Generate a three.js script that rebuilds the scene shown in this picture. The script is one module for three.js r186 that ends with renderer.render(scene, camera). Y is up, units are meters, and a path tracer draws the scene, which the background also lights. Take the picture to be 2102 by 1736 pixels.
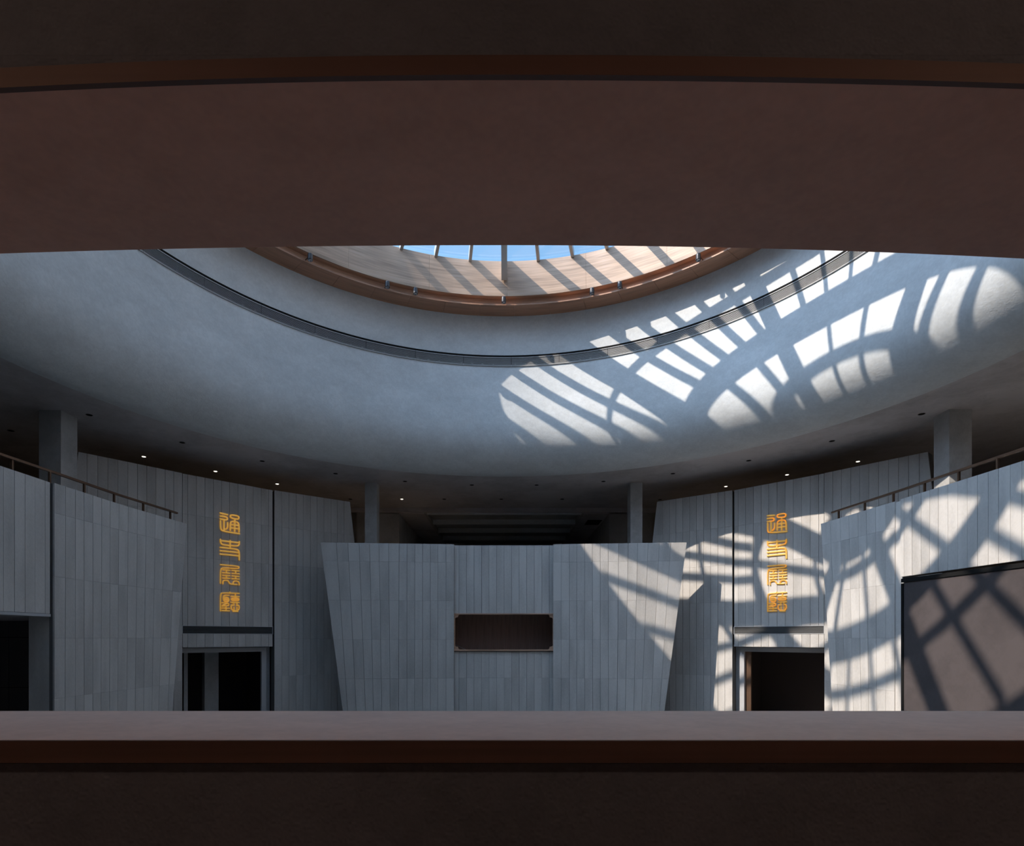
import * as THREE from 'three';
import { mergeGeometries } from 'three/addons/utils/BufferGeometryUtils.js';

// ---------------------------------------------------------------- camera, sky, sun, exposure
const EYE = 4.2;                                   // eye height over the atrium floor
const AX = 13;                                     // the dome's axis lies this far in front of the camera
const scene = new THREE.Scene();
const camera = new THREE.PerspectiveCamera(71.77, 2102 / 1736, 0.05, 500);
camera.position.set(0, EYE, 0);
camera.lookAt(0, EYE, -10);
camera.setViewOffset(2102, 1736, 16, -440, 2102, 1736);   // shift lens: level camera, horizon low in the frame

const SUN = new THREE.Vector3(1.053, -1, -0.50).normalize();   // direction in which sunlight travels
const sun = new THREE.DirectionalLight(0xfff2e2, 6.1);
sun.position.set(0, 20, -AX).addScaledVector(SUN, -40);
sun.target.position.set(0, 20, -AX);
sun.castShadow = true;
sun.shadow.mapSize.set(4096, 4096);
Object.assign(sun.shadow.camera, { left: -16, right: 16, top: 16, bottom: -16, near: 1, far: 90 });
scene.add(sun, sun.target);

// clear sky after the CIE clear-sky luminance model: deep blue away from the sun, whiter and brighter towards it and the horizon
const SKY = 1.08;
{
  const W = 512, H = 256, data = new Float32Array(W * H * 4), toSun = SUN.clone().negate();
  for (let y = 0; y < H; y++) for (let x = 0; x < W; x++) {
    const el = ((y + .5) / H - .5) * Math.PI, az = ((x + .5) / W - .5) * 2 * Math.PI, i = (y * W + x) * 4;
    const e = Math.max(el, .015), d = new THREE.Vector3(Math.cos(e) * Math.cos(az), Math.sin(e), Math.cos(e) * Math.sin(az));
    const c = d.dot(toSun), g = Math.acos(Math.max(-1, Math.min(1, c)));
    const L = (1 - Math.exp(-.32 / Math.sin(e))) * (1 + 22 * (Math.exp(-3 * g) - .009) + .3 * c * c) * 1.22;
    const haze = Math.min(1, .75 * Math.exp(-g * 1.5) + .55 * Math.exp(-e * 4.5));
    const wisp = Math.max(0, Math.sin(az * 9 + Math.sin(el * 23) * 1.3) * Math.sin(el * 41 + az * 5) * Math.sin(az * 31 - el * 17)) * .10 * Math.min(1, e * 4);
    const k = L * SKY * (el < 0 ? .35 : 1);
    data[i] = k * (.43 + .49 * haze + wisp); data[i + 1] = k * (.97 + .03 * haze + wisp * .5); data[i + 2] = k * (1.72 - .62 * haze); data[i + 3] = 1;
  }
  const t = new THREE.DataTexture(data, W, H, THREE.RGBAFormat, THREE.FloatType);
  t.mapping = THREE.EquirectangularReflectionMapping; t.magFilter = t.minFilter = THREE.LinearFilter; t.needsUpdate = true;
  scene.background = t;
}

const renderer = new THREE.WebGLRenderer({ antialias: true });
renderer.toneMapping = THREE.LinearToneMapping;
renderer.toneMappingExposure = 1.0;
renderer.shadowMap.enabled = true;

// ---------------------------------------------------------------- helpers
const V = (x, h, d) => new THREE.Vector3(x, h + EYE, -d);       // x right, h over eye level, d away from the camera
let seed = 7;
const rnd = () => { seed = (seed * 1664525 + 1013904223) >>> 0; return seed / 4294967296; };

const used = {};
function numbered(n) { const k = used[n] = (used[n] ?? -1) + 1; return k ? n + '_' + String(k).padStart(3, '0') : n; }
function thing(name, label, category, group) {
  const o = new THREE.Group(); o.name = numbered(name); o.userData = { label, category };
  if (group) o.userData.group = group;
  scene.add(o); return o;
}
function struct(name) { const o = new THREE.Group(); o.name = name; o.userData.kind = 'structure'; scene.add(o); return o; }
function mesh(name, geo, mat, parent, kind) {
  const m = new THREE.Mesh(Array.isArray(geo) ? (geo.length > 1 ? mergeGeometries(geo) : geo[0]) : geo, mat);
  m.name = name; m.castShadow = m.receiveShadow = true; if (kind) m.userData.kind = kind;
  parent.add(m); return m;
}
// solid with a four-cornered front (tl, tr, br, bl seen from in front) pushed back by the vector back
function quadPrism(tl, tr, br, bl, back, uo = 0, vo = 0) {
  const f = [tl, tr, br, bl], k = f.map((p) => p.clone().add(back));
  const pos = [], uv = [], U = tr.clone().sub(tl).normalize();
  const q = (a, b, c, d, ua, ub, uc, ud) => { for (const [p, t] of [[a, ua], [d, ud], [c, uc], [a, ua], [c, uc], [b, ub]]) { pos.push(p.x, p.y, p.z); uv.push(t[0], t[1]); } };
  const t = (p) => { const r = p.clone().sub(bl); return [r.dot(U) + uo, p.y + vo]; };
  q(f[0], f[1], f[2], f[3], t(f[0]), t(f[1]), t(f[2]), t(f[3]));
  q(k[1], k[0], k[3], k[2], t(k[1]), t(k[0]), t(k[3]), t(k[2]));
  const L = back.length();
  for (let i = 0; i < 4; i++) {
    const j = (i + 1) % 4, w = f[i].distanceTo(f[j]);
    q(f[j], f[i], k[i], k[j], [uo, vo], [uo + w, vo], [uo + w, vo + L], [uo, vo + L]);
  }
  const g = new THREE.BufferGeometry();
  g.setAttribute('position', new THREE.Float32BufferAttribute(pos, 3));
  g.setAttribute('uv', new THREE.Float32BufferAttribute(uv, 2));
  g.computeVertexNormals();
  return g;
}
// axis-aligned block, uv in metres
function block(x0, x1, h0, h1, d0, d1) {
  return quadPrism(V(x0, h1, d0), V(x1, h1, d0), V(x1, h0, d0), V(x0, h0, d0), new THREE.Vector3(0, 0, -(d1 - d0)));
}
// beam from a to b with width w (horizontal) and from the line down by dep
function beam(a, b, w, dep) {
  const s = new THREE.Vector3().subVectors(b, a); s.y = 0; s.normalize();
  const n = new THREE.Vector3(-s.z, 0, s.x).multiplyScalar(w / 2), dn = new THREE.Vector3(0, -dep, 0);
  return quadPrism(a.clone().sub(n), b.clone().sub(n), b.clone().sub(n).add(dn), a.clone().sub(n).add(dn), n.clone().multiplyScalar(2));
}
// ring sector on the dome axis: closed profile of [r, h] points turned from angle t0 to t1 (t from straight ahead, positive to the right)
function sector(profile, t0, t1, n, closed = true) {
  const pos = [], uv = [], idx = [], P = closed ? [...profile, profile[0]] : profile;
  let per = 0; const acc = [0];
  for (let j = 1; j < P.length; j++) acc.push(per += Math.hypot(P[j][0] - P[j - 1][0], P[j][1] - P[j - 1][1]));
  const pt = (t, [r, h]) => V(r * Math.sin(t), h, AX + r * Math.cos(t));
  for (let j = 0; j < P.length - 1; j++) for (let i = 0; i < n; i++) {
    const ta = t0 + (t1 - t0) * i / n, tb = t0 + (t1 - t0) * (i + 1) / n;
    const A = pt(ta, P[j]), B = pt(tb, P[j]), C = pt(tb, P[j + 1]), D = pt(ta, P[j + 1]), R = P[j][0];
    const q = [[A, ta * R, acc[j]], [B, tb * R, acc[j]], [C, tb * R, acc[j + 1]], [A, ta * R, acc[j]], [C, tb * R, acc[j + 1]], [D, ta * R, acc[j + 1]]];
    for (const [p, u, v] of q) { pos.push(p.x, p.y, p.z); uv.push(u, v); }
  }
  if (closed && Math.abs(t1 - t0) < 6.28) {
    const tri = THREE.ShapeUtils.triangulateShape(profile.map(([r, h]) => new THREE.Vector2(r, h)), []);
    for (const [t, flip] of [[t0, 0], [t1, 1]]) for (const f of tri) {
      const o = flip ? [f[0], f[2], f[1]] : f;
      for (const k of o) { const p = pt(t, profile[k]); pos.push(p.x, p.y, p.z); uv.push(profile[k][0], profile[k][1]); }
    }
  }
  const g = new THREE.BufferGeometry();
  g.setAttribute('position', new THREE.Float32BufferAttribute(pos, 3));
  g.setAttribute('uv', new THREE.Float32BufferAttribute(uv, 2));
  g.computeVertexNormals();
  return g;
}
const DEG = Math.PI / 180;

// ---------------------------------------------------------------- procedural textures
function grid(n) { const a = new Float32Array(n * n); for (let i = 0; i < n * n; i++) a[i] = rnd(); return a; }
function noiseTex(size, octaves, post, srgb) {           // octaves: [cells x, cells y, weight]; tiles seamlessly
  const out = new Float32Array(size * size); let tot = 0;
  for (const [cx, cy, w] of octaves) {
    tot += w; const g = new Float32Array(cx * cy); for (let i = 0; i < g.length; i++) g[i] = rnd();
    for (let y = 0; y < size; y++) for (let x = 0; x < size; x++) {
      const fx = x / size * cx, fy = y / size * cy, x0 = Math.floor(fx), y0 = Math.floor(fy);
      let u = fx - x0, v = fy - y0; u = u * u * (3 - 2 * u); v = v * v * (3 - 2 * v);
      const x1 = (x0 + 1) % cx, y1 = (y0 + 1) % cy;
      out[y * size + x] += w * ((g[y0 * cx + x0] * (1 - u) + g[y0 * cx + x1] * u) * (1 - v) + (g[y1 * cx + x0] * (1 - u) + g[y1 * cx + x1] * u) * v);
    }
  }
  const data = new Uint8Array(size * size * 4);
  for (let i = 0; i < size * size; i++) {
    const c = post(out[i] / tot);
    for (let k = 0; k < 3; k++) data[i * 4 + k] = Math.max(0, Math.min(255, Math.round(c[k] * 255)));
    data[i * 4 + 3] = 255;
  }
  const t = new THREE.DataTexture(data, size, size, THREE.RGBAFormat);
  t.wrapS = t.wrapT = THREE.RepeatWrapping; t.magFilter = THREE.LinearFilter; t.minFilter = THREE.LinearMipmapLinearFilter; t.generateMipmaps = true;
  if (srgb) t.colorSpace = THREE.SRGBColorSpace;
  t.needsUpdate = true; return t;
}
const rep = (t, u, v) => { const c = t.clone(); c.repeat.set(u, v); c.needsUpdate = true; return c; };
const cloud = noiseTex(512, [[4, 4, 1], [9, 9, .8], [23, 23, .5], [64, 64, .35], [170, 170, .25]], (v) => { const k = .95 + (v - .5) * .34; return [k, k, k]; }, true);
const streak = noiseTex(512, [[5, 3, 1], [16, 5, .8], [40, 9, .4], [128, 128, .35]], (v) => { const k = .95 + (v - .5) * .26; return [k, k, k]; }, true);
const brushed = noiseTex(512, [[3, 6, 1], [11, 19, .8], [40, 64, .7], [140, 170, .8]], (v) => { const k = .96 + (v - .5) * .16; return [k, k, k]; }, true);
const grit = noiseTex(512, [[24, 24, .5], [70, 70, .7], [200, 200, 1]], (v) => [v, v, v]);
const trowel = noiseTex(512, [[8, 12, .6], [30, 40, .9], [120, 150, .7]], (v) => [v, v, v]);
const woodMap = noiseTex(512, [[3, 24, 1], [6, 70, .9], [10, 180, .7], [4, 6, .6]], (v) => { const k = .93 + (v - .5) * .42; return [k, k * .985, k * .96]; }, true);

const M = {};
const std = (o) => new THREE.MeshStandardMaterial(o);
const C = (r, g, b) => new THREE.Color().setRGB(r, g, b);
const planks = [0, 1, 2, 3].map((i) => { const k = [.555, .549, .562, .552][i]; return std({ color: C(k * 1.06, k * 1.01, k * .965), roughness: .82, map: rep(streak, .22, .16), bumpMap: rep(grit, .5, .5), bumpScale: .0025 }); });
M.backing = std({ color: C(.15, .148, .145), roughness: .95 });
M.wall = std({ color: C(.50, .495, .49), roughness: .9, map: rep(cloud, .2, .2) });
M.column = std({ color: C(.55, .545, .54), roughness: .85, map: rep(cloud, .3, .3), bumpMap: rep(grit, .6, .6), bumpScale: .002 });
M.dome = std({ color: C(.74, .765, .78), roughness: .88, map: rep(brushed, .14, .14), bumpMap: rep(trowel, .25, .25), bumpScale: .005 });
M.ceiling = std({ color: C(.60, .565, .575), roughness: .92, map: rep(cloud, .15, .15) });
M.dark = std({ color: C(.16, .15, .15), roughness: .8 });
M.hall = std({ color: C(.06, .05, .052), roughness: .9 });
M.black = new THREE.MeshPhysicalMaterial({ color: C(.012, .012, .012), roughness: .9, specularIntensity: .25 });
M.room = std({ color: C(.55, .46, .43), roughness: .95, map: rep(cloud, .5, .5), bumpMap: rep(grit, .8, .8), bumpScale: .004 });
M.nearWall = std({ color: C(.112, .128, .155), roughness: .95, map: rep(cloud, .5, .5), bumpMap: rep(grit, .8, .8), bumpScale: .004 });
M.floor = std({ color: C(.58, .52, .45), roughness: .45, map: rep(cloud, .2, .2) });
M.wood = std({ color: C(.62, .45, .35), roughness: .5, map: rep(woodMap, .25, .5) });
M.woodLip = std({ color: C(.47, .245, .155), roughness: .5, map: rep(woodMap, .25, .5) });
M.woodChannel = std({ color: C(.58, .37, .27), roughness: .5, map: rep(woodMap, .25, .5) });
M.woodFrame = std({ color: C(.66, .40, .31), roughness: .55, map: rep(woodMap, .3, .6) });
M.woodDark = std({ color: C(.095, .055, .045), roughness: .6, map: rep(woodMap, .25, .7) });
M.steel = std({ color: C(.60, .59, .57), roughness: .6, bumpMap: rep(grit, 2, 2), bumpScale: .003 });
M.alu = std({ color: C(.46, .44, .42), roughness: .45, metalness: .3 });
M.grille = std({ color: C(.36, .355, .35), roughness: .6, metalness: .2 });
M.grilleDark = std({ color: C(.12, .12, .12), roughness: .6, metalness: .2 });
M.whiteMetal = std({ color: C(.45, .45, .46), roughness: .5 });
M.bronze = std({ color: C(.22, .13, .085), roughness: .38, metalness: .7 });
M.gold = std({ color: C(1.0, .66, .20), roughness: .36, metalness: .7, emissive: C(.25, .128, .016), emissiveIntensity: 1 });   // emission put into the gold to brighten letters that are no lamps
M.fixture = std({ color: C(.06, .06, .065), roughness: .4, metalness: .6 });
M.lens = std({ color: C(.6, .6, .62), roughness: .15, metalness: .9 });
M.lit = std({ color: C(.9, .85, .75), emissive: C(1, .9, .75), emissiveIntensity: 3 });
M.screen = std({ color: C(.080, .065, .066), roughness: .85, map: rep(cloud, .25, .25) });
M.glass = new THREE.MeshPhysicalMaterial({ color: C(1, 1, 1), transmission: 1, thickness: 0, roughness: 0, ior: 1.45 });

// ---------------------------------------------------------------- shell: floors, ceiling, outer walls
const floor = mesh('floor', block(-24, 24, -4.6, -4.2, -7, 46), M.floor, scene); floor.userData.kind = 'structure';
{ // flat ceiling round the dome, a slab with a round opening
  const s = new THREE.Shape([new THREE.Vector2(-24, 7), new THREE.Vector2(24, 7), new THREE.Vector2(24, -46.4), new THREE.Vector2(-24, -46.4)]);
  s.holes.push(new THREE.Path().absarc(0, -AX, 13.06, 0, Math.PI * 2));
  const g = new THREE.ExtrudeGeometry(s, { depth: .5, bevelEnabled: false, curveSegments: 96 });
  g.rotateX(Math.PI / 2); // shape's y becomes world z
  const c = mesh('ceiling', g, M.ceiling, scene); c.userData.kind = 'structure';
  c.position.y = EYE + 7.17 + .5;
}
{
  const w = struct('wall_outer');
  mesh('wall', [block(-24.4, -24, -4.6, 7.7, -7, 46), block(24, 24.4, -4.6, 7.7, -7, 46), block(-24.4, 24.4, -4.6, 7.7, -7.4, -7), block(-24.4, 24.4, -4.6, 7.7, 46.4, 46.8)], M.wall, w);
}
// ---------------------------------------------------------------- dome
{
  const ctl = [[13.06, 7.17], [12.75, 7.2], [12.45, 7.32], [12.15, 7.5], [11.88, 7.74], [11.68, 7.99], [11.54, 8.26], [11.44, 8.6], [11.39, 9.0], [11.375, 9.5], [11.40, 10.5], [11.43, 11.5], [11.38, 12.5], [11.34, 13.6]];
  const curve = new THREE.CatmullRomCurve3(ctl.map(([r, h]) => new THREE.Vector3(r, h, 0)), false, 'centripetal');
  const pts = curve.getSpacedPoints(70).map((p) => new THREE.Vector2(p.x, p.y));
  const prof = [...pts.map((p) => [p.x, p.y]), [11.9, 14.0], [14.4, 14.0], [14.4, 7.6], [13.06, 7.6]];
  const lathe = new THREE.LatheGeometry([...pts], 192);
  const uv = lathe.attributes.uv; for (let i = 0; i < uv.count; i++) uv.setXY(i, uv.getX(i) * 72, uv.getY(i) * 7);
  lathe.translate(0, EYE, -AX);
  const shell = sector([[11.5, 13.5], [11.5, 14.2], [14.4, 14.2], [14.4, 7.5], [13.6, 7.5], [13.6, 13.5]], 0, 2 * Math.PI, 64);
  const d = struct('ceiling_dome');
  mesh('plaster_surface', lathe, M.dome, d);
  mesh('roof_shell', shell, M.wall, d);
}
// ---------------------------------------------------------------- timber drum, lip, skylight
const G0 = 15.2, glassH = (r) => G0 + .16 * (10.42 - r) - .015 * (10.42 - r) ** 2;   // a shallow glass dome
{
  const t = struct('trim_1');
  for (let k = 0; k < 21; k++) {                                    // drum panels
    const a = (0.75 + k * 360 / 21) * DEG, w = 360 / 21 * DEG, e = .00025;
    mesh('panel', sector([[10.48, 13.71], [10.42, 15.07], [10.48, 15.07], [10.54, 13.71]], a + e, a + w - e, 10), M.wood, t);
  }
  mesh('channel', sector([[10.55, 13.71], [10.55, 15.09], [11.7, 15.09], [11.7, 13.43], [10.73, 13.38], [10.73, 13.71]], 0, Math.PI * 2, 128), M.woodChannel, t);
  for (let k = 0; k < 48; k++) {                                    // soffit boards
    const a = (k * 7.5 + 2.2) * DEG, w = 7.5 * DEG, e = .0005;
    mesh('board', sector([[10.46, 13.325], [10.46, 13.372], [11.38, 13.415], [11.38, 13.37]], a + e, a + w - e, 4), M.woodLip, t);
  }
}
{
  const s = struct('window_1');
  const P = (t, r, h) => V(r * Math.sin(t), h, AX + r * Math.cos(t));
  mesh('curb', sector([[10.52, 15.06], [10.52, 15.12], [11.2, 15.16], [11.2, 15.06]], 0, Math.PI * 2, 96), M.alu, s);
  const bar = (t, r0, r1, w, top, dep, name, mat) => mesh(name, beam(P(t, r0, glassH(r0) + top), P(t, r1, glassH(r1) + top), w, dep), mat, s);
  for (let k = 0; k < 48; k++) {
    const t = k * 7.5 * DEG;
    if (k % 6 === 0) {
      bar(t, 10.48, .5, .16, .1, .3, 'glazing_bar', M.alu);
      bar(t, 10.41, .5, .22, -.36, .54, 'main_beam', M.steel);
    } else {
      bar(t, 10.48, 5.75, .12, .1, .3, 'glazing_bar', M.alu);
      if (k % 2 === 0) bar(t, 5.55, 1.95, .12, .1, .3, 'glazing_bar', M.alu);
    }
  }
  const ring = (r0, r1, top, dep, name, mat) => { const h = glassH((r0 + r1) / 2) + top; mesh(name, sector([[r0, h - dep], [r0, h], [r1, h], [r1, h - dep]], 0, Math.PI * 2, 96), mat, s); };
  ring(7.71, 7.84, .1, .3, 'purlin', M.alu);
  ring(3.38, 3.51, .1, .3, 'purlin', M.alu);
  ring(5.57, 5.73, .1, .3, 'purlin', M.alu);
  ring(5.54, 5.76, -.36, .54, 'ring_beam', M.steel);
  ring(1.75, 1.95, .1, .3, 'purlin', M.alu);
  ring(1.72, 1.95, -.36, .54, 'ring_beam', M.steel);
  ring(.3, .55, .1, .95, 'hub', M.steel);
  const zone = (r0, r1, n) => { for (let k = 0; k < n; k++) { const a = k * 360 / n * DEG, w = 360 / n * DEG; mesh('pane', sector([[r0, glassH(r0)], [r0, glassH(r0) + .012], [r1, glassH(r1) + .012], [r1, glassH(r1)]], a + .03 / r1, a + w - .03 / r1, 1), M.glass, s); } };
  zone(7.78, 10.5, 48); zone(5.65, 7.76, 48); zone(3.45, 5.63, 24); zone(1.85, 3.43, 24); zone(.45, 1.85, 8);
}
// accent spotlights hanging in the timber channel
{
  const where = ['leftmost spotlight on the timber ring', 'spotlight second from the left on the timber ring', 'spotlight third from the left on the timber ring', 'middle spotlight on the timber ring, below the thick skylight beam', 'spotlight just right of the middle on the timber ring', 'spotlight second from the right on the timber ring', 'rightmost spotlight on the timber ring'];
  [-41.78, -25.6, -19.55, -.11, 19.34, 25.34, 41.78].forEach((a, i) => {
    const o = thing('spotlight', 'small dark cylindrical ' + where[i], 'spotlight', 'spotlights along the timber ring');
    const t = a * DEG, p = V(10.31 * Math.sin(t), 13.455, AX + 10.31 * Math.cos(t));
    o.position.copy(p); o.rotation.y = -t;
    const body = new THREE.LatheGeometry([[0, .1], [.062, .1], [.072, .085], [.078, .05], [.08, -.08], [.074, -.1], [.066, -.1], [.062, -.08], [0, -.07]].map(([r, y]) => new THREE.Vector2(r, y)), 24);
    mesh('housing', body, M.fixture, o);
    const lens = new THREE.LatheGeometry([[0, -.088], [.03, -.088], [.06, -.078], [.066, -.1], [.06, -.104]].map(([r, y]) => new THREE.Vector2(r, y)), 20);
    mesh('lens', lens, M.lens, o);
    const st = new THREE.BoxGeometry(.02, .02, .46); st.translate(0, .075, -.25);
    mesh('bracket', st, M.fixture, o);
    o.scale.setScalar(1.15);
  });
}
// linear diffuser ring in the dome
{
  const v = thing('air_grille', 'long curved grey slatted air grille running round the dome below the timber ring', 'vent');
  for (let k = 0; k < 36; k++) {
    const a = (k * 10 + 1.5) * DEG, b = a + 10 * DEG, e = .0006, parts = [];
    const R = (h) => 11.43 + (11.5 - h) * .05;
    for (let i = 0; i < 9; i++) { const h = 11.345 + i * .034; parts.push(sector([[R(h) - .035, h], [R(h) - .028, h + .017], [R(h) + .03, h + .022], [R(h) + .03, h + .004]], a + e, b - e, 8)); }
    mesh('slat', parts, M.grille, v, 'stuff');
    mesh('lower_frame', sector([[R(11.3) - .05, 11.31], [R(11.3) - .05, 11.338], [R(11.3) + .03, 11.338], [R(11.3) + .03, 11.31]], a + e, b - e, 8), M.grille, v);
    mesh('upper_frame', sector([[R(11.65) - .05, 11.655], [R(11.65) - .05, 11.68], [R(11.65) + .03, 11.68], [R(11.65) + .03, 11.655]], a + e, b - e, 8), M.whiteMetal, v);
  }
  mesh('shadow_gap', sector([[11.395, 11.685], [11.392, 11.765], [11.5, 11.765], [11.5, 11.685]], 0, Math.PI * 2, 160), M.black, v);
  mesh('backing', sector([[11.435, 11.34], [11.41, 11.66], [11.5, 11.66], [11.5, 11.34]], 0, Math.PI * 2, 160), M.black, v);
}

// ---------------------------------------------------------------- panelled walls
function pathAt(path, f) {
  const L = []; let s = 0;
  for (let i = 1; i < path.length; i++) { const l = Math.hypot(path[i][0] - path[i - 1][0], path[i][1] - path[i - 1][1]); L.push(l); s += l; }
  let q = f * s, i = 0;
  while (i < L.length - 1 && q > L[i]) q -= L[i++];
  const t = q / L[i], a = path[i], b = path[i + 1], tx = (b[0] - a[0]) / L[i], td = (b[1] - a[1]) / L[i];
  return { x: a[0] + (b[0] - a[0]) * t, d: a[1] + (b[1] - a[1]) * t, n: [td, -tx] };
}
// cols: fractions along the path at height rows[0]; low: fractions at height lowH (they go on in straight lines)
function panels(parent, { path, rows, cols, low = cols, lowH = -3.0, out = 0, gap = .010, thick = .05, back = .45, backing = true, joint = .004, mats = planks }) {
  const top = rows[0], bot = rows[rows.length - 1];
  const fr = (i, h) => cols[i] + (low[i] - cols[i]) * (top - h) / (top - lowH);
  const at = (i, h, o, sh = 0) => { const p = pathAt(path, fr(i, h)), q = pathAt(path, fr(i, h) + .001), L = Math.hypot(q.x - p.x, q.d - p.d) || 1; return V(p.x + p.n[0] * o + (q.x - p.x) / L * sh, h, p.d + p.n[1] * o + (q.d - p.d) / L * sh); };
  for (let i = 0; i < cols.length - 1; i++) {
    const n = pathAt(path, (fr(i, top) + fr(i + 1, top)) / 2).n, bk = new THREE.Vector3(-n[0] * thick, 0, n[1] * thick), g = gap * (.6 + .9 * rnd()) / 2;
    for (let r = 0; r < rows.length - 1; r++) {
      const h1 = rows[r] - (r ? joint / 2 : 0), h0 = rows[r + 1] + joint / 2, lift = (rnd() - .5) * .004;
      mesh('panel', quadPrism(at(i, h1, out + lift, g), at(i + 1, h1, out + lift, -g), at(i + 1, h0, out + lift, -g), at(i, h0, out + lift, g), bk, rnd() * 9, rnd() * 9), mats[Math.floor(rnd() * mats.length)], parent);
    }
  }
  if (!backing) return;
  const parts = [], step = Math.max(1, Math.floor(cols.length / 5));
  for (let i = 0; i < cols.length - 1; i += step) {
    const j = Math.min(cols.length - 1, i + step), n = pathAt(path, (fr(i, top) + fr(j, top)) / 2).n, e0 = i ? 0 : .004, e1 = j < cols.length - 1 ? 0 : -.004;
    parts.push(quadPrism(at(i, top - .01, out - thick + .004, e0), at(j, top - .01, out - thick + .004, e1), at(j, bot, out - thick + .004, e1), at(i, bot, out - thick + .004, e0), new THREE.Vector3(-n[0] * back, 0, n[1] * back)));
  }
  mesh('backing', parts, M.backing, parent);
}
const ROW = [3.94, 3.175, 1.55, -.085, -1.72, -4.2];
const mirror = (path) => path.map(([x, d]) => [-x - .05, d]).reverse();
const flip = (c) => c.map((f) => 1 - f).reverse();
{ // far wall with the timber framed window
  const w = struct('wall_far');
  const path = [[-7.62, 24.23], [-2.12, 24.72]];
  const cols = [0, .117, .202, .285, .363, .434, .505, .584, .643, .703, .761, .82, .876, .939, 1];
  const low = [.162, .2, .264, .333, .392, .455, .517, .581, .643, .7, .761, .82, .876, .939, 1];
  panels(w, { path, rows: ROW, cols, low });
  panels(w, { path: mirror(path), rows: ROW, cols: flip(cols), low: flip(low) });
  const mid = [[-2.14, 24.9], [2.11, 24.9]], c2 = [0, .05]; for (let i = 1; i <= 12; i++) c2.push(.05 + i * .0755); c2.push(1);
  panels(w, { path: mid, rows: [3.92, 1.022], cols: c2, back: .35 });
  panels(w, { path: mid, rows: [-.603, -1.72, -4.2], cols: c2, back: .35 });
}
const LEFT = [[-11.3, 14.68], [-11.19, 17.12], [-10.85, 19.98]];
{
  const w = struct('wall_left');
  panels(w, { path: LEFT, rows: [3.88, 3.13, 1.53, -.02, -1.54, -4.2], cols: [0, .067, .128, .184, .243, .306, .367, .434, .503, .573, .641, .716, .799, .891, 1], low: [0, .064, .127, .185, .243, .3, .362, .423, .491, .554, .619, .685, .742, .823, .864], lowH: -2.47, back: .4 });
  mesh('end_face', block(-11.95, -11.36, -4.2, 3.84, 14.69, 15.3), planks[1], w);
}
{ // left balcony front with its light lower edge, hanging over the recess
  const w = struct('wall_left_balcony');
  const path = [[-11.43, 4.0], [-11.395, 13.21], [-11.375, 14.64]], L = 10.64, c = [0, .1, .2, .3, .4, .5, .6, .68, .74, .775, .8];
  const f = (t) => 1 - 1.43 * t / L; for (const t of [.937, .732, .526, .323, .108]) c.push(f(t)); c.push(1);
  panels(w, { path, rows: [3.88, .594], cols: c, back: .3 });
  mesh('lower_edge', quadPrism(V(-11.415, .588, 4), V(-11.36, .588, 14.64), V(-11.36, .52, 14.64), V(-11.415, .52, 4), new THREE.Vector3(-.4, 0, 0)), M.whiteMetal, w);
  mesh('soffit', block(-19.2, -11.5, .53, .65, 4, 18.9), M.ceiling, w);
}
{ // dark gridded back of the recess under the left balcony
  const w = struct('wall_left_recess');
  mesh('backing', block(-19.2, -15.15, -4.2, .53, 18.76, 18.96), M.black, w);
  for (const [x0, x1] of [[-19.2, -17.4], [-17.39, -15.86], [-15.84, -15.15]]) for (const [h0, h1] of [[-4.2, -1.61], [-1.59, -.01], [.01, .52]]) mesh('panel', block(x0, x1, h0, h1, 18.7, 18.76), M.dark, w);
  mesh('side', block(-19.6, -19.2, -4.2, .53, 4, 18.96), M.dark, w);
}
const RIGHT = [[10.82, 19.98], [11.16, 16.64]];
{
  const w = struct('wall_right');
  panels(w, { path: RIGHT, rows: [3.88, 3.13, 1.53, -.02, -1.54, -4.2], cols: [0, .144, .292, .415, .538, .646, .761, .882, .985], low: [.184, .274, .371, .478, .581, .68, .776, .88, .979], lowH: -2.5, back: .4 });
  mesh('pilaster', quadPrism(V(11.19, 3.86, 16.72), V(11.21, 3.86, 16.42), V(11.21, -4.2, 16.42), V(11.19, -4.2, 16.72), new THREE.Vector3(.4, 0, 0)), planks[0], w);
}
{
  const w = struct('wall_right_balcony');
  const path = [[11.14, 16.45], [11.406, 12.83], [11.66, 4]], k = 3.635 / 12.465;
  const c = [.002, .041, .122, .208, .287, .365, .446, .527, .603, .681, .759, .833, .912, .987].map((t) => t * k); c.push(.32, .345, .42, .6, 1);
  panels(w, { path, rows: [3.88, 1.7], cols: c, back: .3 });
}
{ // large dark panel below the right balcony
  const o = thing('wall_screen', 'large flat plum-brown wall panel in a thin black frame below the right balcony', 'screen');
  mesh('panel', quadPrism(V(10.875, 1.50, 15.9), V(11.74, 1.50, 4), V(11.74, -4.2, 4), V(10.875, -4.2, 15.9), new THREE.Vector3(.25, 0, 0)), M.screen, o);
  mesh('frame_head', quadPrism(V(10.84, 1.60, 15.97), V(11.71, 1.60, 4), V(11.71, 1.50, 4), V(10.84, 1.50, 15.97), new THREE.Vector3(.3, 0, 0)), M.black, o);
  mesh('frame_side', quadPrism(V(10.84, 1.47, 15.97), V(10.85, 1.47, 15.9), V(10.85, -4.2, 15.9), V(10.84, -4.2, 15.97), new THREE.Vector3(.3, 0, 0)), M.black, o);
}
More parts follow.
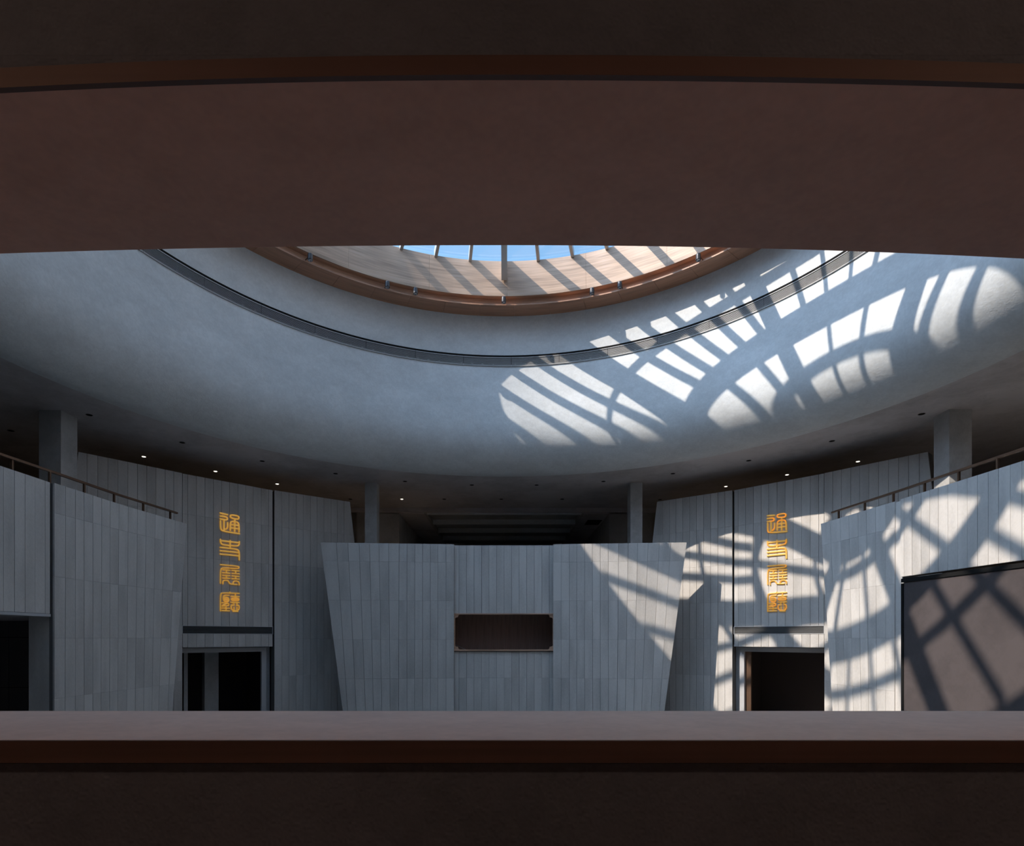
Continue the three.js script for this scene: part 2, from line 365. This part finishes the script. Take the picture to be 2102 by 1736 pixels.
// walls with the two exhibition hall doors
function doorWall(side, flipIt) {
  const w = struct('wall_' + side);
  const m = (p) => flipIt ? p.map(([x, d]) => [-x - .07, d]).reverse() : p, c = (a) => flipIt ? flip(a) : a;
  const outer = [[-14.33, 19.66], [-12.245, 22.22]], door = [[-12.245, 22.22], [-9.78, 24.80]], pier = [[-9.78, 24.80], [-7.12, 26.94]];
  const R = [6.24, 4.71, 3.09, 1.51, -.065, -1.645, -4.2];
  const oc = [0, .074, .169, .259, .352, .445, .539, .63, .722, .817, .909, 1], ol = [-.27, ...oc.slice(1)];
  panels(w, { path: m(outer), rows: R, cols: c(oc), low: c(ol), lowH: -3.0, out: .02 });
  const dc = [.006, .059, .145, .233, .32, .406, .494, .587, .672, .761, .853, .942, .99];
  panels(w, { path: m(door), rows: [6.24, 4.71, 3.09, .452], cols: c(dc), out: -.03 });
  panels(w, { path: m(door), rows: [.14, -.387], cols: c(dc), out: -.03 });
  const pc = [.006, .097, .184, .276, .364, .458, .547, .639, .734, .822, .915, 1], pl = [...pc.slice(0, 11), 1.33];
  panels(w, { path: m(pier), rows: R, cols: c(pc), low: c(pl), lowH: -3.0, out: .03 });
  // grille over the door
  const where = side.includes('left') ? 'left' : 'right';
  const at = (f, h, o) => { const p = pathAt(m(door), f); return V(p.x + p.n[0] * o, h, p.d + p.n[1] * o); };
  const f0 = flipIt ? .012 : .008, f1 = flipIt ? .992 : .988, n = pathAt(m(door), .5).n, B = (t) => new THREE.Vector3(-n[0] * t, 0, n[1] * t);
  const v = thing('air_grille', 'long slatted grey air grille above the ' + where + ' exhibition hall door', 'vent', 'grilles above the doors');
  const sl = []; for (let i = 0; i < 9; i++) { const h = .167 + i * .030; sl.push(quadPrism(at(f0, h + .015, -.04), at(f1, h + .015, -.04), at(f1, h, -.025), at(f0, h, -.025), B(.03))); }
  mesh('slat', sl, M.grilleDark, v, 'stuff');
  const bar = (a, b, h1, h0) => mesh('frame', quadPrism(at(a, h1, -.015), at(b, h1, -.015), at(b, h0, -.015), at(a, h0, -.015), B(.06)), M.whiteMetal, v);
  bar(f0 - .006, f1 + .006, .457, .436); bar(f0 - .006, f1 + .006, .156, .135); bar(f0 - .006, f0, .436, .156); bar(f1, f1 + .006, .436, .156);
  mesh('backing', quadPrism(at(f0, .44, -.09), at(f1, .44, -.09), at(f1, .15, -.09), at(f0, .15, -.09), B(.3)), M.black, v);
  // door opening: pale portal lining set back in the opening
  const d = struct(flipIt ? 'door_2' : 'door_1');
  const q = (a, b, h1, h0, o, t, mat, name) => mesh(name, quadPrism(at(a, h1, o), at(b, h1, o), at(b, h0, o), at(a, h0, o), B(t)), mat, d);
  q(.0, .99, -.30, -.387, -.085, .5, M.wall, 'lintel');
  const a0 = flipIt ? .035 : -.03, a1 = flipIt ? 1.03 : .955;
  q(a0, a0 + .055, -.42, -4.2, -.35, .12, M.whiteMetal, 'jamb');
  q(a1 - .055, a1, -.42, -4.2, -.35, .12, M.whiteMetal, 'jamb');
  q(a0 + .055, a1 - .055, -.42, -.60, -.35, .12, M.whiteMetal, 'head');
  q(a0 - .2, a0, -.1, -4.2, -.5, .1, M.wall, 'reveal');
  q(a1, a1 + .06, -.1, -4.2, -.5, .1, M.wall, 'reveal');
  q(a0, a1, -.2, -.42, -.5, .1, M.wall, 'reveal');
  // unlit hall beyond
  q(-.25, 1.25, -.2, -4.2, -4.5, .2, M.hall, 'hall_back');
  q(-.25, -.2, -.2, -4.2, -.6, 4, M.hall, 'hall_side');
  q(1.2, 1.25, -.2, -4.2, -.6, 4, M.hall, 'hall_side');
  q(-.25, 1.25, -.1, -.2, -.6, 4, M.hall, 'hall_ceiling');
  if (flipIt) q(a0 + .055, a0 + .12, -.60, -4.2, -.49, .1, M.bronze, 'door_edge');
  else { q(.44, .60, -.56, -4.2, -2.2, .3, M.wall, 'hall_pillar'); q(.16, .2, -.56, -4.2, -1.6, .1, M.wall, 'hall_pillar'); }
  return { at, n };
}
const doorL = doorWall('far_left', false), doorR = doorWall('far_right', true);

// ---------------------------------------------------------------- gold seal-script characters, 0..100 by 0..104 units, y down
const GLYPH = [
  [ // tong
    [[3, 3], [38, 6]], [[3, 18], [30, 18], [37, 23], [37, 31], [31, 35], [3, 33]], [[21, 35], [21, 92]], [[4, 43], [4, 82], [12, 93], [98, 96]], [[39, 47], [39, 72], [32, 81], [24, 82]],
    [[55, 4], [88, 4], [96, 11], [94, 19], [88, 23], [58, 21], [51, 14], [55, 4]], [[74, 22], [74, 86]], [[52, 84], [52, 46], [60, 36], [86, 36], [96, 46], [96, 86]], [[53, 54], [95, 54]], [[53, 71], [95, 71]]],
  [ // shi
    [[4, 3], [4, 20], [13, 29], [87, 28], [97, 20], [97, 3]], [[6, 9], [96, 9]], [[51, 3], [51, 44]], [[3, 43], [86, 43], [97, 53], [97, 98]], [[3, 60], [95, 60]], [[3, 77], [95, 77]]],
  [ // zhan
    [[4, 3], [91, 3], [98, 9], [91, 17], [14, 17], [4, 27], [4, 98]],
    [[15, 28], [50, 28]], [[15, 43], [50, 43]], [[33, 28], [33, 43]], [[15, 56], [50, 56]], [[15, 70], [50, 70]], [[33, 56], [33, 70]],
    [[61, 28], [97, 28]], [[61, 43], [97, 43]], [[79, 28], [79, 43]], [[61, 56], [97, 56]], [[61, 70], [97, 70]], [[79, 56], [79, 70]],
    [[16, 100], [16, 86], [24, 81], [40, 81], [46, 90], [50, 98], [86, 99]], [[97, 100], [97, 88], [89, 81], [72, 81], [66, 90], [66, 98]]],
  [ // ting
    [[97, 5], [12, 6], [4, 14], [4, 98]], [[50, 1], [50, 8]],
    [[46, 18], [26, 18], [18, 24], [19, 44], [27, 51], [44, 50], [46, 36], [38, 28], [22, 28]], [[22, 36], [42, 36]], [[22, 43], [42, 43]],
    [[12, 57], [42, 57], [46, 66], [40, 72], [24, 72], [13, 74]], [[40, 58], [14, 70]], [[12, 84], [48, 84]], [[12, 97], [48, 97]], [[31, 73], [31, 97]],
    [[78, 12], [78, 28]], [[56, 22], [97, 22]], [[62, 30], [92, 30], [97, 37], [92, 44], [62, 44], [56, 37], [62, 30]], [[63, 37], [90, 37]], [[56, 53], [97, 53]], [[69, 53], [69, 66]], [[86, 53], [86, 66]],
    [[60, 66], [56, 72], [57, 86], [65, 95], [89, 95], [97, 86], [97, 72], [93, 66]], [[58, 68], [72, 68]], [[84, 68], [95, 68]], [[71, 78], [71, 95]], [[86, 78], [86, 95]], [[66, 99], [90, 99]]]];
function chaikin(p) {                                        // rounds the corners of an open or closed line
  for (let k = 0; k < 2 && p.length > 2; k++) {
    const shut = p[0][0] === p[p.length - 1][0] && p[0][1] === p[p.length - 1][1], o = shut ? [] : [p[0]];
    for (let i = 0; i < p.length - 1; i++) {
      const [a, b] = [p[i], p[i + 1]], m = (t) => [a[0] + (b[0] - a[0]) * t, a[1] + (b[1] - a[1]) * t];
      if (shut || i) o.push(m(.25)); if (shut || i < p.length - 2) o.push(m(.75));
    }
    o.push(shut ? o[0] : p[p.length - 1]); p = o;
  }
  return p;
}
function ribbon(pts, w) {                        // a stroke with round ends as an outline shape
  const s = chaikin(pts).map(([x, y]) => new THREE.Vector2(x, y)), shapes = [];
  const segs = [];
  for (let i = 0; i < s.length - 1; i++) segs.push([s[i], s[i + 1]]);
  for (const [a, b] of segs) {
    const t = Math.atan2(b.y - a.y, b.x - a.x), sh = new THREE.Shape();
    for (let k = 0; k <= 4; k++) { const u = t + Math.PI / 2 + Math.PI * k / 4; sh[k ? 'lineTo' : 'moveTo'](a.x + Math.cos(u) * w, a.y + Math.sin(u) * w); }
    for (let k = 0; k <= 4; k++) { const u = t - Math.PI / 2 + Math.PI * k / 4; sh.lineTo(b.x + Math.cos(u) * w, b.y + Math.sin(u) * w); }
    shapes.push(sh);
  }
  return shapes;
}
const PLACE = ['topmost', 'second from the top', 'third from the top', 'lowest'];
const glyphGeo = GLYPH.map((strokes, i) => {
  const k = .00786, shapes = strokes.flatMap((p) => ribbon(p.map(([x, y]) => [(x - 50) * k, (52 - y) * k]), i > 1 ? .0115 : .018));
  return new THREE.ExtrudeGeometry(shapes, { depth: .035, bevelEnabled: true, bevelThickness: .018, bevelSize: .012, bevelSegments: 2, curveSegments: 4 });
});
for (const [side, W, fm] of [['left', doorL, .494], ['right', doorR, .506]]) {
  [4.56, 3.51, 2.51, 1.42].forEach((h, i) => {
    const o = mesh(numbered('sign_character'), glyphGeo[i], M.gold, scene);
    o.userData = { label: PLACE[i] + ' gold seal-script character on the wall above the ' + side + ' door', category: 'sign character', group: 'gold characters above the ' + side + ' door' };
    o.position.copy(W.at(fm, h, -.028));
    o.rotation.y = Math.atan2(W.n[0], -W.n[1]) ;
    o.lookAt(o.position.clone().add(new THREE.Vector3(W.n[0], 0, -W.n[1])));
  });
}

// ---------------------------------------------------------------- timber framed window in the far wall
{
  const w = struct('window_2');
  const x0 = -2.13, x1 = 2.10, h1 = 1.022, h0 = -.603, d = 24.81;
  mesh('rail', block(x0, x1, h1 - .045, h1, d, d + .3), M.woodChannel, w);
  mesh('sill', block(x0, x1, h0 + .03, h0 + .085, d, d + .34), M.woodChannel, w);
  mesh('apron', block(x0, x1, h0, h0 + .03, d + .03, d + .3), M.black, w);
  mesh('stile', block(x0, x0 + .03, h0 + .085, h1 - .045, d, d + .3), M.woodChannel, w);
  mesh('stile', block(x1 - .03, x1, h0 + .085, h1 - .045, d, d + .3), M.woodChannel, w);
  for (const [sx, sy] of [[0, 0], [1, 0], [0, 1], [1, 1]]) {          // scalloped corner brackets
    const s = new THREE.Shape(); s.moveTo(0, 0); s.lineTo(.23, 0);
    s.absarc(.23 - .0, .09, .09, -Math.PI / 2, -Math.PI, true); s.lineTo(.14, .11); s.lineTo(.11, .13);
    s.absarc(.09, .21, .085, -.9, -2.9 + Math.PI * 2 - Math.PI * 2, true); s.lineTo(0, .25); s.closePath();
    const g = new THREE.ExtrudeGeometry(s, { depth: .06, bevelEnabled: false, curveSegments: 8 });
    const b = mesh('bracket', g, M.woodChannel, w);
    b.scale.set(sx ? -1 : 1, sy ? -1 : 1, 1);
    b.position.copy(V(sx ? x1 - .03 : x0 + .03, sy ? h1 - .045 : h0 + .085, d + .1));
  }
  M.woodUp = std({ color: C(.30, .18, .145), roughness: .6, map: rep(woodMap, .3, .9) }); M.woodUp.map.rotation = Math.PI / 2;
  for (let i = 0; i < 14; i++) mesh('board', quadPrism(V(-2.6 + i * .372, 1.75, 26.1), V(-2.6 + i * .372 + .369, 1.75, 26.1), V(-2.6 + i * .372 + .369, -1.3, 26.1), V(-2.6 + i * .372, -1.3, 26.1), new THREE.Vector3(0, 0, -.03)), M.woodUp, w);
  mesh('alcove', [block(-2.8, -2.62, -1.4, 1.85, 25.2, 26.2), block(2.62, 2.8, -1.4, 1.85, 25.2, 26.2), block(-2.8, 2.8, 1.75, 1.85, 25.2, 26.2), block(-2.8, 2.8, -1.4, -1.3, 25.2, 26.2)], M.woodDark, w);
  mesh('handrail', quadPrism(V(-2.2, -.29, 25.8), V(-1.61, -.57, 25.8), V(-1.61, -.586, 25.8), V(-2.2, -.306, 25.8), new THREE.Vector3(0, 0, -.03)), M.whiteMetal, w);
}

// ---------------------------------------------------------------- columns
for (const [x0, x1, d0, d1, n] of [[-14.67, -13.98, 18.43, 19.14, 1], [13.98, 14.69, 18.36, 19.02, 2], [-6.45, -5.9, 27.06, 27.6, 3], [5.85, 6.4, 27.06, 27.75, 4]]) {
  const c = mesh(numbered('column'), block(x0, x1, n > 2 ? -4.2 : 2.5, 7.17, d0, d1), M.column, scene);
  c.userData.kind = 'structure';
}
// upper floor slab behind the balcony fronts
{
  const s = struct('floor_upper');
  mesh('slab', [block(-24, -11.95, 2.2, 2.55, 4, 19), block(11.95, 24, 2.2, 2.55, 4, 19), block(-24, 24, 2.2, 2.55, 27.5, 46)], M.floor, s);
}
// gallery beyond the far wall: bulkhead, coffered ceiling with light strips, side walls
{
  const w = struct('ceiling_gallery');
  mesh('bulkhead', [block(-24, 24, 6.93, 7.165, 32.3, 32.5)], M.ceiling, w);
  mesh('soffit', [block(-6.9, -4.46, 6.89, 7.0, 32.5, 46), block(4.46, 6.9, 6.89, 7.0, 32.5, 46)], M.ceiling, w);
  mesh('tray', [block(-4.46, 4.46, 7.12, 7.165, 32.5, 46)], M.wall, w);
  mesh('tray_side', [block(-4.46, -4.3, 6.89, 7.12, 32.5, 46), block(4.3, 4.46, 6.89, 7.12, 32.5, 46)], M.wall, w);
  for (const d of [32.5, 35.3, 38.1, 41.0]) mesh('beam', block(-4.3, 4.3, 6.84, 7.12, d, d + .2), M.dome, w);
  mesh('vent', block(4.9, 5.75, 6.87, 6.89, 34.3, 35.7), M.black, w);
  const g = struct('wall_gallery');
  mesh('wall', [block(-8.2, -5.84, 2.5, 7.0, 32.5, 33.0), block(5.84, 8.2, 2.5, 7.0, 32.5, 33.0), block(-24, -8.2, 2.5, 7.2, 33, 33.4), block(8.2, 24, 2.5, 7.2, 33, 33.4), block(-6.1, -5.84, 2.5, 7.0, 33, 43.5), block(5.84, 6.1, 2.5, 7.0, 33, 43.5), block(-6, 6, 2.5, 7.0, 43.5, 43.8)], M.wall, g);
}

// ---------------------------------------------------------------- recessed downlights
const ring1 = [-66.4, -54.3, -42.4, -30.4, -18.2, -6, 6, 18.2, 30.4, 42.8, 55.1, 66.7];
function downlight(x, d, lit, label, h = 7.17) {
  const o = thing('downlight', label, 'downlight', lit ? 'lit downlights in the dark ceiling' : 'unlit downlights in the ceiling');
  o.position.copy(V(x, h, d));
  const r = lit ? .068 : .085;
  mesh('trim_ring', new THREE.LatheGeometry([[r, 0], [r + .014, -.004], [r + .02, -.001], [r + .014, .002], [r, .004]].map(([a, b]) => new THREE.Vector2(a, b)), 24), lit ? M.whiteMetal : M.fixture, o);
  const g = new THREE.CylinderGeometry(r, r, .012, 24); g.translate(0, lit ? -.002 : .002, 0);
  mesh('diffuser', g, lit ? M.lit : M.black, o);
  if (lit) {
    const s = new THREE.SpotLight(0xffe0b8, 12, 0, .7, .6, 2); s.position.set(0, -.03, 0); s.target.position.set(0, -5, 0); s.castShadow = true; s.shadow.radius = 3;
    s.name = 'lamp'; o.add(s, s.target);
  }
}
const ordinal = ['first', 'second', 'third', 'fourth', 'fifth', 'sixth', 'seventh', 'eighth', 'ninth', 'tenth', 'eleventh', 'twelfth'];
ring1.forEach((a, i) => downlight(14.6 * Math.sin(a * DEG), AX + 14.6 * Math.cos(a * DEG), false, 'small dark unlit downlight, ' + ordinal[i] + ' from the left along the dome edge'));
[[-14.3, 23.19, 'leftmost lit downlight above the left door wall'], [-12.47, 25.24, 'middle lit downlight above the left door wall'], [-10.61, 27.32, 'lit downlight above the left door wall, nearest its dark vertical joint'], [-5.31, 30.32, 'lone lit downlight right of the left far column'],
  [10.53, 27.77, 'lit downlight above the right door wall, nearest the right far column'], [12.47, 25.77, 'middle lit downlight above the right door wall'], [14.42, 23.83, 'rightmost lit downlight above the right door wall']].forEach(([x, d, l]) => downlight(x, d, true, 'small bright ' + l));
[[-17.12, 20.28, 'left of the large left column'], [-7.98, 30.32, 'beside the left far column'], [-3.11, 30.32, 'left of centre in front of the gallery'], [-.15, 30.32, 'at the centre in front of the gallery'], [3.01, 30.32, 'right of centre in front of the gallery'], [8.11, 30.43, 'beside the right far column']].forEach(([x, d, l]) => downlight(x, d, false, 'tiny unlit downlight in the dark ceiling, ' + l));

// ---------------------------------------------------------------- bronze handrails
function handrail(side, path, posts) {
  const o = thing('handrail', 'slim bronze handrail on short posts along the top of the ' + side + ' wall', 'handrail', 'bronze handrails');
  const segs = [];
  for (let i = 0; i < path.length - 1; i++) segs.push(beam(V(path[i][0], 4.21, path[i][1]), V(path[i + 1][0], 4.21, path[i + 1][1]), .07, .055));
  mesh('rail', segs, M.bronze, o);
  for (const [x, d] of posts) mesh('post', quadPrism(V(x - .025, 4.155, d - .02), V(x + .025, 4.155, d - .02), V(x + .025, 3.76, d - .02), V(x - .025, 3.76, d - .02), new THREE.Vector3(0, 0, -.05)), M.bronze, o);
}
handrail('left', [[-11.55, 4.24], [-11.52, 13.25], [-11.43, 14.73], [-11.32, 17.12], [-11.19, 18.23], [-11.01, 19.67]], [[-11.53, 9.43], [-11.52, 10.49], [-11.52, 11.55], [-11.52, 12.61], [-11.52, 13.67], [-11.43, 14.69], [-11.37, 15.82], [-11.33, 16.97], [-11.2, 18.13], [-11.06, 19.35]]);
handrail('right', [[10.99, 19.59], [11.28, 16.64], [11.53, 12.83], [11.77, 4.24]], [[11.02, 19.25], [11.14, 18.05], [11.26, 16.9], [11.34, 15.76], [11.41, 14.66], [11.48, 13.59], [11.55, 12.51], [11.59, 11.45], [11.61, 10.39]]);

// ---------------------------------------------------------------- near wall with the timber lined opening the picture is taken through
{
  const w = struct('wall_near');
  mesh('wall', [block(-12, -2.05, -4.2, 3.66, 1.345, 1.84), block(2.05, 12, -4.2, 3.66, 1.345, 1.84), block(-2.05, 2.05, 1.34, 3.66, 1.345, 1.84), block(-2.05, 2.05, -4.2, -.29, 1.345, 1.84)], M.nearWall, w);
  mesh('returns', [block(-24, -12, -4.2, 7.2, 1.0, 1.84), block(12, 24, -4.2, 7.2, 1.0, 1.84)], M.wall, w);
  const t = struct('trim_2');
  // bowed head lining: a grid between the near and the far edge
  const n = 32, pos = [], uv = [], near = (x) => 1.2724 - (x < 0 ? .0227 : .0145) * x * x, far = (x) => 1.2426 - (x < 0 ? .0105 : .0158) * x * x;
  const X = (i) => -2.05 + 4.1 * i / n, tri = (...p) => { for (const q of p) { const v = V(...q); pos.push(v.x, v.y, v.z); uv.push(q[0], q[2]); } };
  const quad = (a, b, c, d) => tri(a, b, c, a, c, d);
  for (let i = 0; i < n; i++) {
    const a = X(i), b = X(i + 1), dn = 1.335, df = 1.852;
    quad([a, near(a), dn], [b, near(b), dn], [b, far(b), df], [a, far(a), df]);
    quad([a, near(a) + .03, dn], [b, near(b) + .03, dn], [b, 1.36, df], [a, 1.36, df]);
    quad([a, far(a), df], [b, far(b), df], [b, 1.36, df], [a, 1.36, df]);
    quad([a, near(a) + .03, dn], [b, near(b) + .03, dn], [b, near(b), dn], [a, near(a), dn]);
  }
  const g = new THREE.BufferGeometry(); g.setAttribute('position', new THREE.Float32BufferAttribute(pos, 3)); g.setAttribute('uv', new THREE.Float32BufferAttribute(uv, 2)); g.computeVertexNormals();
  mesh('head_lining', g, M.headWood ??= std({ color: C(.66, .40, .31), roughness: .6, map: rep(brushed, .5, .5) }), t);
  const pf = [], sk = []; for (let i = 0; i < n; i++) { const a = X(i), b = X(i + 1); pf.push(quadPrism(V(a, near(a) + .045, 1.322), V(b, near(b) + .045, 1.322), V(b, near(b), 1.322), V(a, near(a), 1.322), new THREE.Vector3(0, 0, -.03))); sk.push(quadPrism(V(a, 1.345, 1.3452), V(b, 1.345, 1.3452), V(b, near(b) + .02, 1.3452), V(a, near(a) + .02, 1.3452), new THREE.Vector3(0, 0, -.02))); }
  mesh('wall_edge', sk, M.nearWall, w);
  mesh('head_architrave', pf, M.woodDark, t);
  mesh('sill_board', block(-2.05, 2.05, -.285, -.2328, 1.328, 1.851), M.sill ??= std({ color: C(.72, .56, .48), roughness: .5, map: rep(brushed, .5, .5) }), t);
  mesh('sill_architrave', block(-2.05, 2.05, -.283, -.2335, 1.32, 1.327), M.woodDark, t);
  mesh('jamb', [block(-2.05, -2.0, -.24, 1.27, 1.33, 1.85)], M.woodFrame, t); mesh('jamb', [block(2.0, 2.05, -.24, 1.27, 1.33, 1.85)], M.woodFrame, t);
  // the room behind the camera
  const r = struct('wall_camera_room');
  mesh('wall', [block(-6.3, -6, -1.7, 2.6, -4, 1.34), block(6, 6.3, -1.7, 2.6, -4, 1.34), block(-6.3, 6.3, -1.7, 2.6, -4.3, -4), block(-6.3, 6.3, 2.4, 2.7, -4, 1.34), block(-6.3, 6.3, -1.9, -1.6, -4, 1.34)], M.room, r);
}
// unseen warm lamps, added to brighten the near wall and the timber lining
for (const [i, x] of [-2.4, 2.4].entries()) {
  const o = thing('added_fill_lamp', 'added unseen round lamp that brightens the wall at the opening, on its ' + (i ? 'right' : 'left'), 'lamp');
  o.position.copy(V(x, 2.4, -1.0));
  mesh('housing', new THREE.LatheGeometry([[0, 0], [.16, 0], [.17, -.02], [.165, -.05], [.15, -.06], [.14, -.045], [0, -.045]].map(([a, b]) => new THREE.Vector2(a, b)), 32), M.whiteMetal, o);
  const g = new THREE.CylinderGeometry(.138, .138, .008, 32); g.translate(0, -.052, 0);
  mesh('diffuser', g, std({ color: C(.8, .75, .7), emissive: C(1, .8, .65), emissiveIntensity: .8 }), o);
  const l = new THREE.PointLight(0xffd2b4, 2.4, 0, 2); l.position.set(0, -.12, 0); l.castShadow = true; l.shadow.radius = 5; l.name = 'lamp'; o.add(l);
}
renderer.render(scene, camera);
